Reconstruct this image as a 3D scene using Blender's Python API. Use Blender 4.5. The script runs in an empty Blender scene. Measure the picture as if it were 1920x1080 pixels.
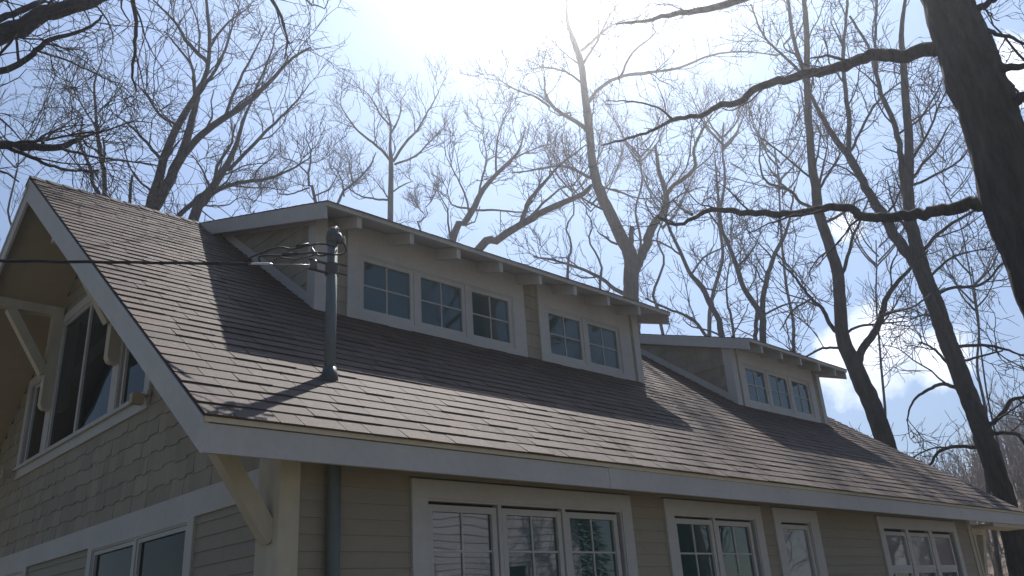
import bpy, math, random
import numpy as np
from mathutils import Vector, Matrix
rnd = random.Random(7)
R_ = np.random.RandomState(11)
scene = bpy.context.scene
COL = scene.collection

# ------------------------------------------------------------------ camera
F_PX = 1555.55
CAM = np.array([-2.217, -5.121, -1.357])
AX = np.array([0.72654396, -0.68438474, -0.06124867])
AY = np.array([-0.21505879, -0.31115248, 0.92570722])
AW = np.array([0.65259757, 0.65939493, 0.37324891])
cd = bpy.data.cameras.new('camera'); cam = bpy.data.objects.new('camera', cd); COL.objects.link(cam)
cd.sensor_width = 36; cd.lens = F_PX/1920*36; cd.clip_start = .05; cd.clip_end = 3000
cam.matrix_world = Matrix(((AX[0], AY[0], -AW[0], CAM[0]), (AX[1], AY[1], -AW[1], CAM[1]), (AX[2], AY[2], -AW[2], CAM[2]), (0, 0, 0, 1)))
scene.camera = cam

# ------------------------------------------------------------------ light
SUN = np.array([0.5155, 0.3810, 0.7675]); SUN /= np.linalg.norm(SUN)
SUN_EL = math.asin(SUN[2]); SUN_AZ = math.atan2(SUN[0], SUN[1])
scene.view_settings.view_transform = 'Standard'; scene.view_settings.look = 'None'
scene.view_settings.gamma = 1; scene.view_settings.exposure = 0.25
sd = bpy.data.lights.new('sun', 'SUN'); sd.energy = 5.0; sd.angle = math.radians(.5); sd.color = (1, .95, .88)
so = bpy.data.objects.new('sun', sd); COL.objects.link(so)
so.rotation_euler = Vector(SUN).to_track_quat('Z', 'Y').to_euler(); so.location = (20, 20, 40)

def pxdir(x, y):
    d = AW*F_PX + AX*(x-960) - AY*(y-540)
    return d/np.linalg.norm(d)

world = bpy.data.worlds.new('World'); scene.world = world; world.use_nodes = True
nt = world.node_tree; N = nt.nodes; L = nt.links; N.clear()
def wn(t, **k):
    n = N.new(t)
    for a, b in k.items(): setattr(n, a, b)
    return n
def wm(op, a, b=None, c=None, clamp=False):
    n = N.new('ShaderNodeMath'); n.operation = op; n.use_clamp = clamp
    for i, v in enumerate((a, b, c)):
        if v is None: continue
        if isinstance(v, (int, float)): n.inputs[i].default_value = v
        else: L.new(v, n.inputs[i])
    return n.outputs[0]
sky = wn('ShaderNodeTexSky', sky_type='NISHITA', sun_disc=False, sun_elevation=SUN_EL, sun_rotation=SUN_AZ,
         air_density=1.0, dust_density=.35, ozone_density=3.0, altitude=200)
tc = wn('ShaderNodeTexCoord')
def wdot(v):
    n = N.new('ShaderNodeVectorMath'); n.operation = 'DOT_PRODUCT'
    L.new(tc.outputs['Generated'], n.inputs[0]); n.inputs[1].default_value = tuple(v); return n.outputs['Value']
noi = wn('ShaderNodeTexNoise'); noi.inputs['Scale'].default_value = 9; noi.inputs['Detail'].default_value = 8; noi.inputs['Roughness'].default_value = .62
L.new(tc.outputs['Generated'], noi.inputs['Vector'])
noi2 = wn('ShaderNodeTexNoise'); noi2.inputs['Scale'].default_value = 2.6; noi2.inputs['Detail'].default_value = 6
L.new(tc.outputs['Generated'], noi2.inputs['Vector'])
# clouds low in the sky beyond the trees: billows round a few bearings
cl = None
for (x, y, rad, w_) in ((1660, 640, 3.9, 1.0), (1580, 655, 2.6, .8), (1740, 655, 3.0, .8), (1585, 425, 1.6, .75), (1905, 150, 3.0, .9), (1870, 880, 3.6, .7), (1700, 905, 3.0, .45), (1560, 690, 2.2, .5)):
    ang = wm('ARCCOSINE', wm('MINIMUM', wdot(pxdir(x, y)), .999999))
    b = wm('MULTIPLY', wm('SUBTRACT', 1.0, wm('DIVIDE', ang, math.radians(rad)), None), w_)
    b = wm('MAXIMUM', b, -1.0)
    cl = b if cl is None else wm('MAXIMUM', cl, b)
cl = wm('ADD', wm('SUBTRACT', cl, .14), wm('MULTIPLY', wm('SUBTRACT', noi.outputs['Fac'], .5), 2.0))
mask1 = wm('MULTIPLY', cl, 2.2, clamp=True)
thin = wm('MULTIPLY', wm('SUBTRACT', noi2.outputs['Fac'], .50), 1.3, clamp=True)
mask = wm('MAXIMUM', mask1, wm('MULTIPLY', thin, .06))
mix = wn('ShaderNodeMix', data_type='RGBA'); L.new(mask, mix.inputs['Factor'])
L.new(sky.outputs['Color'], mix.inputs['A']); mix.inputs['B'].default_value = (20, 20, 21, 1)
# bright aureole of thin high cloud round the sun
dsun = wm('MAXIMUM', wdot(SUN), 0.0)
au = wm('ADD', wm('MULTIPLY', wm('POWER', dsun, 3.2), 12.0), wm('MULTIPLY', wm('POWER', dsun, 100.0), 22.0))
ac = wn('ShaderNodeMix', data_type='RGBA', blend_type='ADD'); ac.inputs['Factor'].default_value = 1
L.new(mix.outputs['Result'], ac.inputs['A'])
cmb = wn('ShaderNodeVectorMath', operation='SCALE'); cmb.inputs[0].default_value = (.70, .92, 1.36); L.new(au, cmb.inputs['Scale'])
L.new(cmb.outputs['Vector'], ac.inputs['B'])
bg = wn('ShaderNodeBackground'); bg.inputs['Strength'].default_value = .05
L.new(ac.outputs['Result'], bg.inputs['Color'])
wo = wn('ShaderNodeOutputWorld'); L.new(bg.outputs[0], wo.inputs[0])

# ------------------------------------------------------------------ materials
def mat(name, col, rough=.6, noise=None, bump=None, spec=.4, attr=False, metal=0, aniso=(1, 1, 1)):
    m = bpy.data.materials.new(name); m.use_nodes = True
    t = m.node_tree; n = t.nodes; l = t.links
    b = n['Principled BSDF']; b.inputs['Roughness'].default_value = rough
    b.inputs['Specular IOR Level'].default_value = spec; b.inputs['Metallic'].default_value = metal
    b.inputs['Base Color'].default_value = (*col, 1)
    co = n.new('ShaderNodeTexCoord'); mp = n.new('ShaderNodeMapping'); mp.inputs['Scale'].default_value = aniso
    l.new(co.outputs['Object'], mp.inputs['Vector'])
    src = None
    if attr:
        a = n.new('ShaderNodeAttribute'); a.attribute_name = 'tone'; src = a.outputs['Color']
    if noise:
        cur = None
        for (sc, amt) in noise:
            nz = n.new('ShaderNodeTexNoise'); nz.inputs['Scale'].default_value = sc; nz.inputs['Detail'].default_value = 5
            nz.inputs['Roughness'].default_value = .6
            l.new(mp.outputs[0], nz.inputs['Vector'])
            mr = n.new('ShaderNodeMapRange'); mr.inputs['From Min'].default_value = .3; mr.inputs['From Max'].default_value = .7
            mr.inputs['To Min'].default_value = 1-amt; mr.inputs['To Max'].default_value = 1+amt
            l.new(nz.outputs['Fac'], mr.inputs['Value'])
            if cur is None: cur = mr.outputs[0]
            else:
                mm = n.new('ShaderNodeMath'); mm.operation = 'MULTIPLY'; l.new(cur, mm.inputs[0]); l.new(mr.outputs[0], mm.inputs[1]); cur = mm.outputs[0]
        vm = n.new('ShaderNodeVectorMath'); vm.operation = 'SCALE'; l.new(cur, vm.inputs['Scale'])
        if src is not None:
            v2 = n.new('ShaderNodeVectorMath'); v2.operation = 'MULTIPLY'; v2.inputs[0].default_value = col; l.new(src, v2.inputs[1])
            l.new(v2.outputs[0], vm.inputs[0])
        else: vm.inputs[0].default_value = col
        l.new(vm.outputs['Vector'], b.inputs['Base Color'])
    if bump:
        nz = n.new('ShaderNodeTexNoise'); nz.inputs['Scale'].default_value = bump[0]; nz.inputs['Detail'].default_value = 4
        l.new(mp.outputs[0], nz.inputs['Vector'])
        bp = n.new('ShaderNodeBump'); bp.inputs['Strength'].default_value = bump[1]; bp.inputs['Distance'].default_value = bump[2]
        l.new(nz.outputs['Fac'], bp.inputs['Height']); l.new(bp.outputs[0], b.inputs['Normal'])
    return m
M = {}
M['white'] = mat('white_paint', (.50, .50, .515), .55, [(.9, .09), (14, .05)], (30, .25, .004))
M['cream'] = mat('cream_trim', (.62, .56, .44), .55, [(1.5, .07), (20, .04)])
M['timber'] = mat('painted_timber', (.50, .46, .385), .6, [(2.2, .14), (12, .06)], (24, .3, .006), aniso=(1, 1, .35))
M['soffit'] = mat('soffit_boards', (.42, .365, .29), .7, [(1.2, .1), (9, .05)])
M['siding'] = mat('tan_siding', (.31, .28, .235), .6, [(.8, .06), (16, .05)], (40, .2, .004), attr=True, aniso=(.4, 1, 1))
M['shake'] = mat('tan_shakes', (.31, .28, .235), .65, [(1.1, .08), (9, .07)], (22, .4, .01), attr=True, aniso=(1, 1, .3))
M['shingle'] = mat('asphalt_shingle', (.118, .090, .079), .76, [(1.3, .10), (18, .10), (120, .22)], (160, .5, .004), spec=.15, attr=True)
M['shingle_edge'] = mat('shingle_edge', (.05, .045, .045), .9)
M['metal'] = mat('galvanised_steel', (.15, .18, .19), .6, [(3, .14), (25, .1)], metal=.2, aniso=(1, 1, .3))
M['darkmetal'] = mat('weathered_dark_metal', (.10, .11, .12), .5, [(9, .2)], metal=.3)
M['cable'] = mat('black_cable', (.025, .025, .028), .5)
M['bright'] = mat('bare_aluminium', (.7, .7, .72), .3, metal=.9)
M['porcelain'] = mat('porcelain', (.16, .15, .15), .4)
M['brick'] = mat('brick_chimney', (.24, .17, .13), .85, [(6, .25), (40, .12)])
M['bark'] = mat('bark', (.06, .053, .048), .95, [(1.4, .3), (9, .45)], (9, 1, .12), spec=.15, aniso=(1, 1, .22))
M['barkpale'] = mat('pale_bark', (.14, .12, .105), .95, [(1.4, .2), (9, .25)], (9, .8, .04), spec=.15, aniso=(1, 1, .22))
M['twig'] = mat('twig_bark', (.062, .05, .045), .9, [(1.0, .2)], spec=.15)
M['grass'] = mat('dormant_grass', (.17, .145, .09), .95, [(.15, .25), (3, .25), (40, .3)], (30, .8, .05))
M['hill'] = mat('leaf_litter_hill', (.15, .115, .085), .95, [(.05, .25), (.6, .3)], (2, .6, .4))
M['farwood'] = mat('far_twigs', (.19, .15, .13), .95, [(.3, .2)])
M['conifer'] = mat('conifer_green', (.035, .06, .03), .8, [(2, .35)])
M['neigh'] = mat('pale_neighbour_siding', (.62, .60, .66), .6, [(.7, .08), (12, .05)], attr=True)
M['darkroof'] = mat('neighbour_roof', (.07, .07, .075), .85, [(2, .15), (30, .2)])
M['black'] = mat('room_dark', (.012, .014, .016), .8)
M['lampw'] = mat('lamp_housing', (.75, .74, .7), .35)
def glass(name, base, ior, wave, dist):
    m = bpy.data.materials.new(name); m.use_nodes = True; t = m.node_tree; n = t.nodes; l = t.links
    b = n['Principled BSDF']; b.inputs['Base Color'].default_value = (*base, 1); b.inputs['Roughness'].default_value = .015
    b.inputs['IOR'].default_value = ior; b.inputs['Specular IOR Level'].default_value = .5
    co = n.new('ShaderNodeTexCoord'); nz = n.new('ShaderNodeTexNoise'); nz.inputs['Scale'].default_value = wave; nz.inputs['Detail'].default_value = 1
    l.new(co.outputs['Object'], nz.inputs['Vector']); bp = n.new('ShaderNodeBump'); bp.inputs['Strength'].default_value = 1; bp.inputs['Distance'].default_value = dist
    l.new(nz.outputs['Fac'], bp.inputs['Height']); l.new(bp.outputs[0], b.inputs['Normal'])
    return m
M['glass'] = glass('window_glass', (.034, .078, .084), 2.0, 1.4, .0035)
M['glass_sky'] = glass('glass_painted_sky', (.26, .25, .29), 2.1, 1.4, .003)  # pale base colour stands in for the low sky mirrored in these panes
M['glassd'] = glass('gable_glass', (.012, .022, .028), 1.28, 1.2, .004)

# ------------------------------------------------------------------ mesh building
class MB:
    def __init__(s): s.v = []; s.f = []; s.c = []
    def poly(s, pts, tone=(1, 1, 1)):
        b = len(s.v); s.v += [tuple(p) for p in pts]; s.f.append(tuple(range(b, b+len(pts)))); s.c.append(tone)
    def hexa(s, p, tone=(1, 1, 1)):           # 8 points: bottom 0-3, top 4-7
        b = len(s.v); s.v += [tuple(q) for q in p]
        for f in ((3, 2, 1, 0), (4, 5, 6, 7), (0, 1, 5, 4), (1, 2, 6, 5), (2, 3, 7, 6), (3, 0, 4, 7)):
            s.f.append(tuple(b+i for i in f)); s.c.append(tone)
    def box(s, x0, x1, y0, y1, z0, z1, tone=(1, 1, 1)):
        s.hexa([(x0, y0, z0), (x1, y0, z0), (x1, y1, z0), (x0, y1, z0), (x0, y0, z1), (x1, y0, z1), (x1, y1, z1), (x0, y1, z1)], tone); return s
    def prism(s, pts, vec, tone=(1, 1, 1)):   # flat polygon swept along vec
        n = len(pts); b = len(s.v); vec = np.array(vec, float)
        s.v += [tuple(p) for p in pts] + [tuple(np.array(p)+vec) for p in pts]
        s.f.append(tuple(range(b+n-1, b-1, -1))); s.c.append(tone)
        s.f.append(tuple(range(b+n, b+2*n))); s.c.append(tone)
        for i in range(n):
            j = (i+1) % n; s.f.append((b+i, b+j, b+n+j, b+n+i)); s.c.append(tone)
        return s
    def tube(s, pts, rad, n=8, cap=True):
        pts = [np.array(p, float) for p in pts]
        if np.isscalar(rad): rad = [rad]*len(pts)
        ref = np.array([.31, .2, .93]); b = len(s.v)
        for i, p in enumerate(pts):
            d = pts[min(i+1, len(pts)-1)]-pts[max(i-1, 0)]; d = d/(np.linalg.norm(d)+1e-9)
            r = ref if abs(d@ref) < .9 else np.array([1, 0, .1])
            a = np.cross(d, r); a /= np.linalg.norm(a); c = np.cross(d, a)
            for k in range(n):
                t = 2*math.pi*k/n; s.v.append(tuple(p+rad[i]*(a*math.cos(t)+c*math.sin(t))))
        for i in range(len(pts)-1):
            for k in range(n):
                k2 = (k+1) % n
                s.f.append((b+i*n+k, b+i*n+k2, b+(i+1)*n+k2, b+(i+1)*n+k)); s.c.append((1, 1, 1))
        if cap:
            s.f.append(tuple(b+k for k in range(n-1, -1, -1))); s.c.append((1, 1, 1))
            s.f.append(tuple(b+(len(pts)-1)*n+k for k in range(n))); s.c.append((1, 1, 1))
        return s
    def build(s, name, m, parent=None, smooth=False, fix=True):
        me = bpy.data.meshes.new(name); me.from_pydata(s.v, [], s.f)
        a = me.color_attributes.new('tone', 'FLOAT_COLOR', 'CORNER')
        tot = np.array([len(f) for f in s.f]); cc = np.array(s.c, float)
        arr = np.ones((tot.sum(), 4)); arr[:, :3] = np.repeat(cc, tot, axis=0); a.data.foreach_set('color', arr.ravel())
        if smooth: me.polygons.foreach_set('use_smooth', [True]*len(me.polygons))
        if fix:
            import bmesh
            bm = bmesh.new(); bm.from_mesh(me); bmesh.ops.recalc_face_normals(bm, faces=bm.faces); bm.to_mesh(me); bm.free()
        me.materials.append(m); me.update()
        return link(name, me, parent)
def link(name, me, parent=None):
    o = bpy.data.objects.new(name, me); COL.objects.link(o)
    if parent is not None: setp(o, parent)
    return o
def setp(o, parent):
    o.parent = parent
    r = Vector((0, 0, 0)); p = parent
    while p is not None: r += p.location; p = p.parent
    if o.data is not None and not len(o.children): o.location = (0, 0, 0)
    o.location = -r
def tag(o, label=None, cat=None, group=None, kind=None):
    for k, v in (('label', label), ('category', cat), ('group', group), ('kind', kind)):
        if v: o[k] = v
    return o
def empty(name, loc):
    o = bpy.data.objects.new(name, None); COL.objects.link(o); o.location = loc; o.empty_display_size = .3; return o

def tone(a=.1, warm=.03):
    t = 1+rnd.uniform(-a, a); w = rnd.uniform(-warm, warm)
    return (t*(1+w), t, t*(1-w))

# ------------------------------------------------------------------ the house
TP = .7437; RY = 5.975; RZ = RY*TP; LX = 16.31; GX = .965; WY = .45; FX = 14.42; GZ = -3.3
FASC = .24
D_Y = 2.842; D_E = 2.328; D_H = 3.2635; D_S = (RZ-D_H)/(RY-D_E)     # dormer face, eave, eave height, roof slope
PZT, PZB = 2.910, 2.278
house = empty('house', (8.0, 5.975, GZ))
tag(house, 'tan shingled craftsman house with two shed dormers on its brown shingle roof and white trim', 'house')

def shingles(mb, x0, x1, y0, z0, y1, z1, expo=.175, tmin=.0085, tmax=.0145, w=(.17, .46)):
    d = np.array([0, y1-y0, z1-z0]); Ls = np.linalg.norm(d); d /= Ls
    nrm = np.array([0, -d[2], d[1]]);
    if nrm[2] < 0: nrm = -nrm
    rows = int(Ls/expo)+1
    for r in range(rows):
        s0 = r*expo; s1 = min(s0+expo*1.05, Ls)
        if s0 >= Ls: break
        x = x0; sag0 = rnd.uniform(0, 6)
        while x < x1-1e-4:
            xe = min(x+rnd.uniform(*w), x1)
            if x1-xe < .08: xe = x1
            th = rnd.choice((tmin, tmin*1.15, tmax, tmax*.9)) ; ds = rnd.uniform(-.004, .004)-(.0 if th < .015 else .003)
            if r == 0: ds = -.02
            wob = .004*math.sin(x*1.7+sag0)
            g = .003
            def P(xx, s, h): return np.array([xx, y0, z0])+d*s+nrm*h
            c = tone(.085, .045)
            if rnd.random() < .16: c = tuple(q*.80 for q in c)
            a = s0+ds+wob; h1 = .001
            mb.hexa([P(x+g, a, -.004), P(xe-g, a, -.004), P(xe-g, s1, -.004), P(x+g, s1, -.004),
                     P(x+g, a, th), P(xe-g, a, th), P(xe-g, s1, h1), P(x+g, s1, h1)], c)
            x = xe

# roof (part) with shingle courses
mb = MB(); shingles(mb, -.012, LX+.012, -.02, -.02*TP+.02, RY, RZ+.02)
roof = mb.build('roof', M['shingle'], house, fix=False)
mb = MB()
mb.prism([(0, 0, 0), (0, RY, RZ), (0, 2*RY, 0), (0, 2*RY, -.05), (0, RY, RZ-.05), (0, 0, -.05)], (LX, 0, 0))
mb.build('roof_deck', M['shingle_edge'], roof)
mb = MB(); shingles(mb, -.012, LX+.012, 2*RY+.02, -.02*TP+.02, RY, RZ+.02, w=(.4, .9))
mb.build('rear_slope', M['shingle'], roof, fix=False)
mb = MB(); x = -.02
while x < LX:
    h = rnd.uniform(0, .006)
    for sy in (-1, 1):
        p = [(x, RY, RZ+.045+h), (x+.24, RY, RZ+.03+h), (x+.24, RY+sy*.15, RZ-.15*TP+.035), (x, RY+sy*.15, RZ-.15*TP+.05)]
        mb.prism(p, (0, 0, -.012), tone(.15, .05))
    x += .2
mb.build('ridge_cap', M['shingle'], roof)
# fascia and eave trim
mb = MB()
for a_, b_ in ((.031, 3.98), (3.984, 8.6), (8.604, 12.9), (12.904, LX)): mb.box(a_, b_, 0 if a_ != 3.984 else -.0015, .035, -FASC, -.045)
mb.build('eave_fascia', M['white'], house)
MB().box(.0, LX+.0, -.016, .04, -.044, -.008).build('eave_trim', M['cream'], house)
MB().box(.0, LX, 2*RY-.035, 2*RY, -FASC, -.01).build('eave_fascia', M['white'], house)
# bargeboards
for X0, X1 in ((0, .03), (LX-.03, LX)):
    BD = .272
    for sgn in (1, -1):
        def yy(y): return y if sgn == 1 else 2*RY-y
        pts = [(X0, yy(-.003), -.012), (X0, yy(RY), RZ-.012), (X0, yy(RY), RZ-BD-.06), (X0, yy(.02), -FASC-.002), (X0, yy(-.003), -FASC-.002)]
        bb = MB().prism(pts, (X1-X0, 0, 0)).build('bargeboard', M['white'], house)
        xt = X0-.014 if X0 == 0 else X1
        pts = [(xt, yy(-.006), -.010), (xt, yy(RY), RZ-.010), (xt, yy(RY), RZ-.075), (xt, yy(-.006), -.075)]
        MB().prism(pts, (.0138, 0, 0)).build('rake_trim', M['white'], bb)
# soffits
def soffit_pts(x, dz=-.10): return [(x, .036, -.10), (x, RY, RZ+dz-.03), (x, RY, RZ+dz), (x, .036, -.07)]
for x0, x1 in ((.0305, GX-.002), (FX+.002, LX-.031)):
    MB().prism(soffit_pts(x0), (x1-x0, 0, 0)).build('soffit', M['soffit'], house)
    MB().prism([(p[0], 2*RY-p[1], p[2]) for p in soffit_pts(x0)], (x1-x0, 0, 0)).build('soffit', M['soffit'], house)
MB().prism([(GX, .036, -.10), (GX, WY+.1, -.10+(WY+.064)*TP), (GX, WY+.1, -.08+(WY+.064)*TP), (GX, .036, -.08)], (FX-GX, 0, 0)).build('soffit', M['soffit'], house)
# wall cores
mb = MB()
mb.prism([(GX+.1, WY+.1, GZ), (GX+.1, 2*RY-WY-.02, GZ), (GX+.1, 2*RY-WY-.02, .2), (GX+.1, RY, RZ-.2), (GX+.1, WY+.1, .2)], (FX-GX-.12, 0, 0))
mb.build('wall', M['siding'], house)

def cut(iv, holes):
    out = [iv]
    for a, b in holes:
        nx = []
        for p, q in out:
            if b <= p or a >= q: nx.append((p, q)); continue
            if a > p: nx.append((p, a))
            if b < q: nx.append((b, q))
        out = nx
    return out
def laps(P, u0, u1, z0, z1, holes, rev=.1195, phase=-.788):
    """horizontal boards; P(u, z, out) gives the world point"""
    mb = MB(); z = phase+rev*math.floor((z0-phase)/rev)
    while z < z1:
        zb, zt = max(z, z0), min(z+rev, z1)
        if zt-zb > .004:
            hs = [(a, b) for a, b, c, d in holes if c < zt-.001 and d > zb+.001]
            for a, b in cut((u0, u1), hs):
                segs = [a]
                while segs[-1] < b: segs.append(min(b, segs[-1]+rnd.uniform(2.2, 3.6)))
                for i in range(len(segs)-1):
                    a2, b2 = segs[i]+.001, segs[i+1]-.001
                    mb.hexa([P(a2, zb, 0), P(b2, zb, 0), P(b2, zb, .014), P(a2, zb, .014), P(a2, zt, 0), P(b2, zt, 0), P(b2, zt, .002), P(a2, zt, .002)], tone(.045, .012))
        z += rev
    return mb
def shakes(P, z0, z1, span, course=.183, holes=(), w=(.10, .26), stag=.027):
    mb = MB(); z = z0
    while z < z1:
        zt = min(z+course+.01, z1)
        iv = span(z+course*.5)
        if iv:
            hs = [(a, b) for a, b, c, d in holes if c < zt-.02 and d > z+.02]
            for a, b in cut(iv, hs):
                u = a; alt = 0
                while u < b-.002:
                    ue = min(b, u+rnd.uniform(*w)); alt = 1-alt
                    if b-ue < .05: ue = b
                    dz = -stag*alt*rnd.uniform(.5, 1)+rnd.uniform(-.004, .004)
                    if z+dz < z0: dz = 0
                    t = .009+rnd.uniform(0, .007)
                    mb.hexa([P(u+.0015, z+dz, -.004), P(ue-.0015, z+dz, -.004), P(ue-.0015, z+dz, t), P(u+.0015, z+dz, t),
                             P(u+.0015, zt, -.004), P(ue-.0015, zt, -.004), P(ue-.0015, zt, .0015), P(u+.0015, zt, .0015)], tone(.11, .025))
                    u = ue
        z += course
    return mb
FP = lambda u, z, o: (u, WY-o, z)
GP = lambda u, z, o: (GX-o, u, z)
front_groups = [(1.965, 4.785), (5.365, 7.335), (7.626, 8.77), (10.63, 13.72)]
WTOP, WBOT = -.208, -2.25
holes = [(a, b, WBOT, WTOP) for a, b in front_groups]
laps(FP, .945, FX-.09, GZ+.25, .1, holes).build('lap_siding', M['siding'], house)
# gable: band board, shakes above, laps below
gh = [(2.20, 4.87, -2.2, -.3), (7.12, 9.8, -2.2, -.3)]
laps(GP, .80, 2*RY-WY, GZ+.25, -.327, gh, phase=-.396-.1195*4).build('lap_siding', M['siding'], house)
MB().box(GX-.032, GX, .78, 2*RY-WY, -.327, -.0995).build('band_board', M['white'], house)
top = lambda z: (.80 if z < .62 else (z+.14)/TP, (2*RY-.8) if z < .62 else 2*RY-(z+.14)/TP) if z < RZ-.35 else None
GW = (3.58, 8.40, .955, 3.02)
shakes(GP, -.0985, RZ-.2, top, holes=[(3.62, 8.36, 1.0, 2.45), (4.55, 7.25, 1.0, 3.0)], w=(.11, .30)).build('shake_siding', M['shake'], house)
# foundation
MB().box(GX+.04, FX-.04, WY+.04, 2*RY-WY-.04, GZ-.3, GZ+.249).build('foundation', mat('concrete', (.3, .3, .29), .9, [(4, .15)]), house)

# windows ------------------------------------------------------------
def rect_frame(mb, P, a, b, c, d, wl, wr, wt, wb, o0, o1):
    for (u0, u1, z0, z1) in ((a, a+wl, c, d), (b-wr, b, c, d), (a+wl, b-wr, d-wt, d), (a+wl, b-wr, c, c+wb)):
        if u1-u0 > 1e-4 and z1-z0 > 1e-4: bx(mb, P, u0, u1, z0, z1, o0, o1)
def bx(mb, P, u0, u1, z0, z1, o0, o1):
    mb.hexa([P(u0, z0, o0), P(u1, z0, o0), P(u1, z0, o1), P(u0, z0, o1), P(u0, z1, o0), P(u1, z1, o0), P(u1, z1, o1), P(u0, z1, o1)])
def sash(win, P, a, b, c, d, cols, rows, fr=.055, gl='glass', o=.0, wm_='white', rowz=None):
    """sash frame round a pane a..b, c..d, with muntin bars"""
    mb = MB(); rect_frame(mb, P, a-fr, b+fr, c-fr*1.1, d+fr, fr, fr, fr, fr*1.1, -.03+o, .016+o); mb.build('sash', M[wm_], win)
    mb = MB(); bx(mb, P, a-.01, b+.01, c-.01, d+.01, -.025+o, -.012+o); mb.build('pane', M[gl], win)
    mb = MB()
    for i in range(1, cols):
        u = a+(b-a)*i/cols; bx(mb, P, u-.009, u+.009, c, d, -.0118+o, .0+o)
    zs = rowz or [c+(d-c)*i/rows for i in range(1, rows)]
    for z in zs:
        us = [a]+[a+(b-a)*i/cols for i in range(1, cols)]+[b]
        for i in range(cols): bx(mb, P, us[i]+(.0091 if i else 0), us[i+1]-(.0091 if i < cols-1 else 0), z-.009, z+.009, -.0118+o, .0+o)
    if mb.v: mb.build('muntin', M['white'], win)
def casing(P, a, b, c, d, wl, wr, wt, wb, muls=(), mw=.06, sill=False, lab=None, name='window'):
    mb = MB(); rect_frame(mb, P, a, b, c, d, wl, wr, wt, wb, -.04, .034)
    ia, ib, ic, id_ = a+wl, b-wr, c+wb, d-wt
    rect_frame(mb, P, ia, ib, ic, id_, .018, .018, .018, .018, -.04, .022)          # jamb liner
    for m_ in muls: bx(mb, P, m_[0], m_[1], ic+.018, id_-.018, -.04, .028)
    if sill: bx(mb, P, a-.03, b+.03, c-.03, c-.0005, -.02, .06)
    w = mb.build(name, M['white'], house)
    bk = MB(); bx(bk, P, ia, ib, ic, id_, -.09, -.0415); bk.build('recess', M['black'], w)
    if lab: w['label'] = lab
    return w
# front wall, first group: three casements, two columns
PT = -.463
rz = [-.775, -1.087, -1.40, -1.712]
w = casing(FP, 1.965, 4.785, WBOT, WTOP, .155, .155, .155, .14, [(2.912, 2.952), (3.742, 3.785)], sill=True)
for a, b in ((2.185, 2.845), (3.02, 3.675), (3.85, 4.50)): sash(w, FP, a, b, -2.02, PT, 2, 5, rowz=rz)
w = casing(FP, 5.365, 7.335, WBOT, WTOP, .155, .155, .155, .14, [(6.27, 6.315)], sill=True)
for a, b in ((5.568, 6.205), (6.38, 7.03)): sash(w, FP, a, b, -2.02, PT, 2, 5, rowz=rz)
w = casing(FP, 7.626, 8.77, WBOT, WTOP, .155, .22, .155, .14, sill=True)
sash(w, FP, 7.838, 8.462, -2.02, PT, 1, 1, gl='glass_sky')
w = casing(FP, 10.63, 13.72, WBOT, WTOP, .155, .155, .155, .14, [(11.575, 11.69), (12.495, 12.63)], sill=True)
for a, b in ((10.84, 11.51), (11.757, 12.43), (12.70, 13.34)):
    sash(w, FP, a, b, -.915, -.48, 1, 1, o=.002, gl='glass_sky'); sash(w, FP, a, b, -2.0, -1.03, 1, 1, o=-.006)
# gable window: three bays under the peak
for (a, b) in ((3.58, 4.72), (7.14, 8.40)):
    w = casing(GP, a, b, .955, 2.42, .13, .13, .12, .15)
    pa = (3.78, 4.43) if a < 5 else (7.39, 8.04)
    sash(w, GP, pa[0], pa[1], 1.17, 2.22, 1, 1, fr=.045, gl='glassd')
w = casing(GP, 4.7205, 7.1395, .955, 3.06, .06, .06, .12, .15)
for a, b in ((4.83, 5.935), (6.005, 7.02)): sash(w, GP, a, b, 1.165, 2.875, 1, 1, fr=.034, gl='glassd', o=.006)
MB().box(GX-.075, GX-.0365, 3.50, 8.48, 1.075, 1.115).build('window_stool', M['white'], house)
for y in (3.60, 8.38): MB().box(GX-.20, GX-.0765, y-.045, y+.045, .98, 1.09).build('sill_corbel', M['soffit'], house)
# lower gable windows
for (a, b, m_) in ((2.20, 4.87, 3.535), (7.12, 9.8, 8.45)):
    w = casing(GP, a, b, -2.2, -.3275, .13, .13, .03, .14, [(m_-.03, m_+.03)], sill=True)
    for c_, d_ in ((a+.195, m_-.075), (m_+.075, b-.195)): sash(w, GP, c_, d_, -2.0, -.42, 1, 1, fr=.04, gl='glassd')

# corner boards, posts and braces
MB().box(GX-.03, GX, WY+.02, WY+.33, GZ+.25, -.328).build('corner_board', M['white'], house)
MB().box(.782, .945, .42, .75, GZ, .12).build('corner_post', M['timber'], house)
MB().box(GX-.05, GX-.001, .752, .83, GZ+.25, .25).build('corner_board', M['white'], house)
MB().box(FX-.10, FX+.02, WY-.025, WY+.02, GZ+.25, .08).build('corner_board', M['timber'], house)
MB().box(FX+.021, FX+.045, WY-.025, WY+.12, GZ+.25, .08).build('corner_board', M['timber'], house)
def strut(a, b, wid, dep, name='brace', m='timber'):
    """bar from a to b in the XZ plane; wid across Y, dep in plane"""
    a = np.array(a, float); b = np.array(b, float); d = b-a; d /= np.linalg.norm(d); n = np.cross(d, [0, 1, 0]); n *= dep/2
    y = np.array([0, wid/2, 0])
    return MB().hexa([a-n-y, a+n-y, a+n+y, a-n+y, b-n-y, b+n-y, b+n+y, b-n+y]) or None
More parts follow.
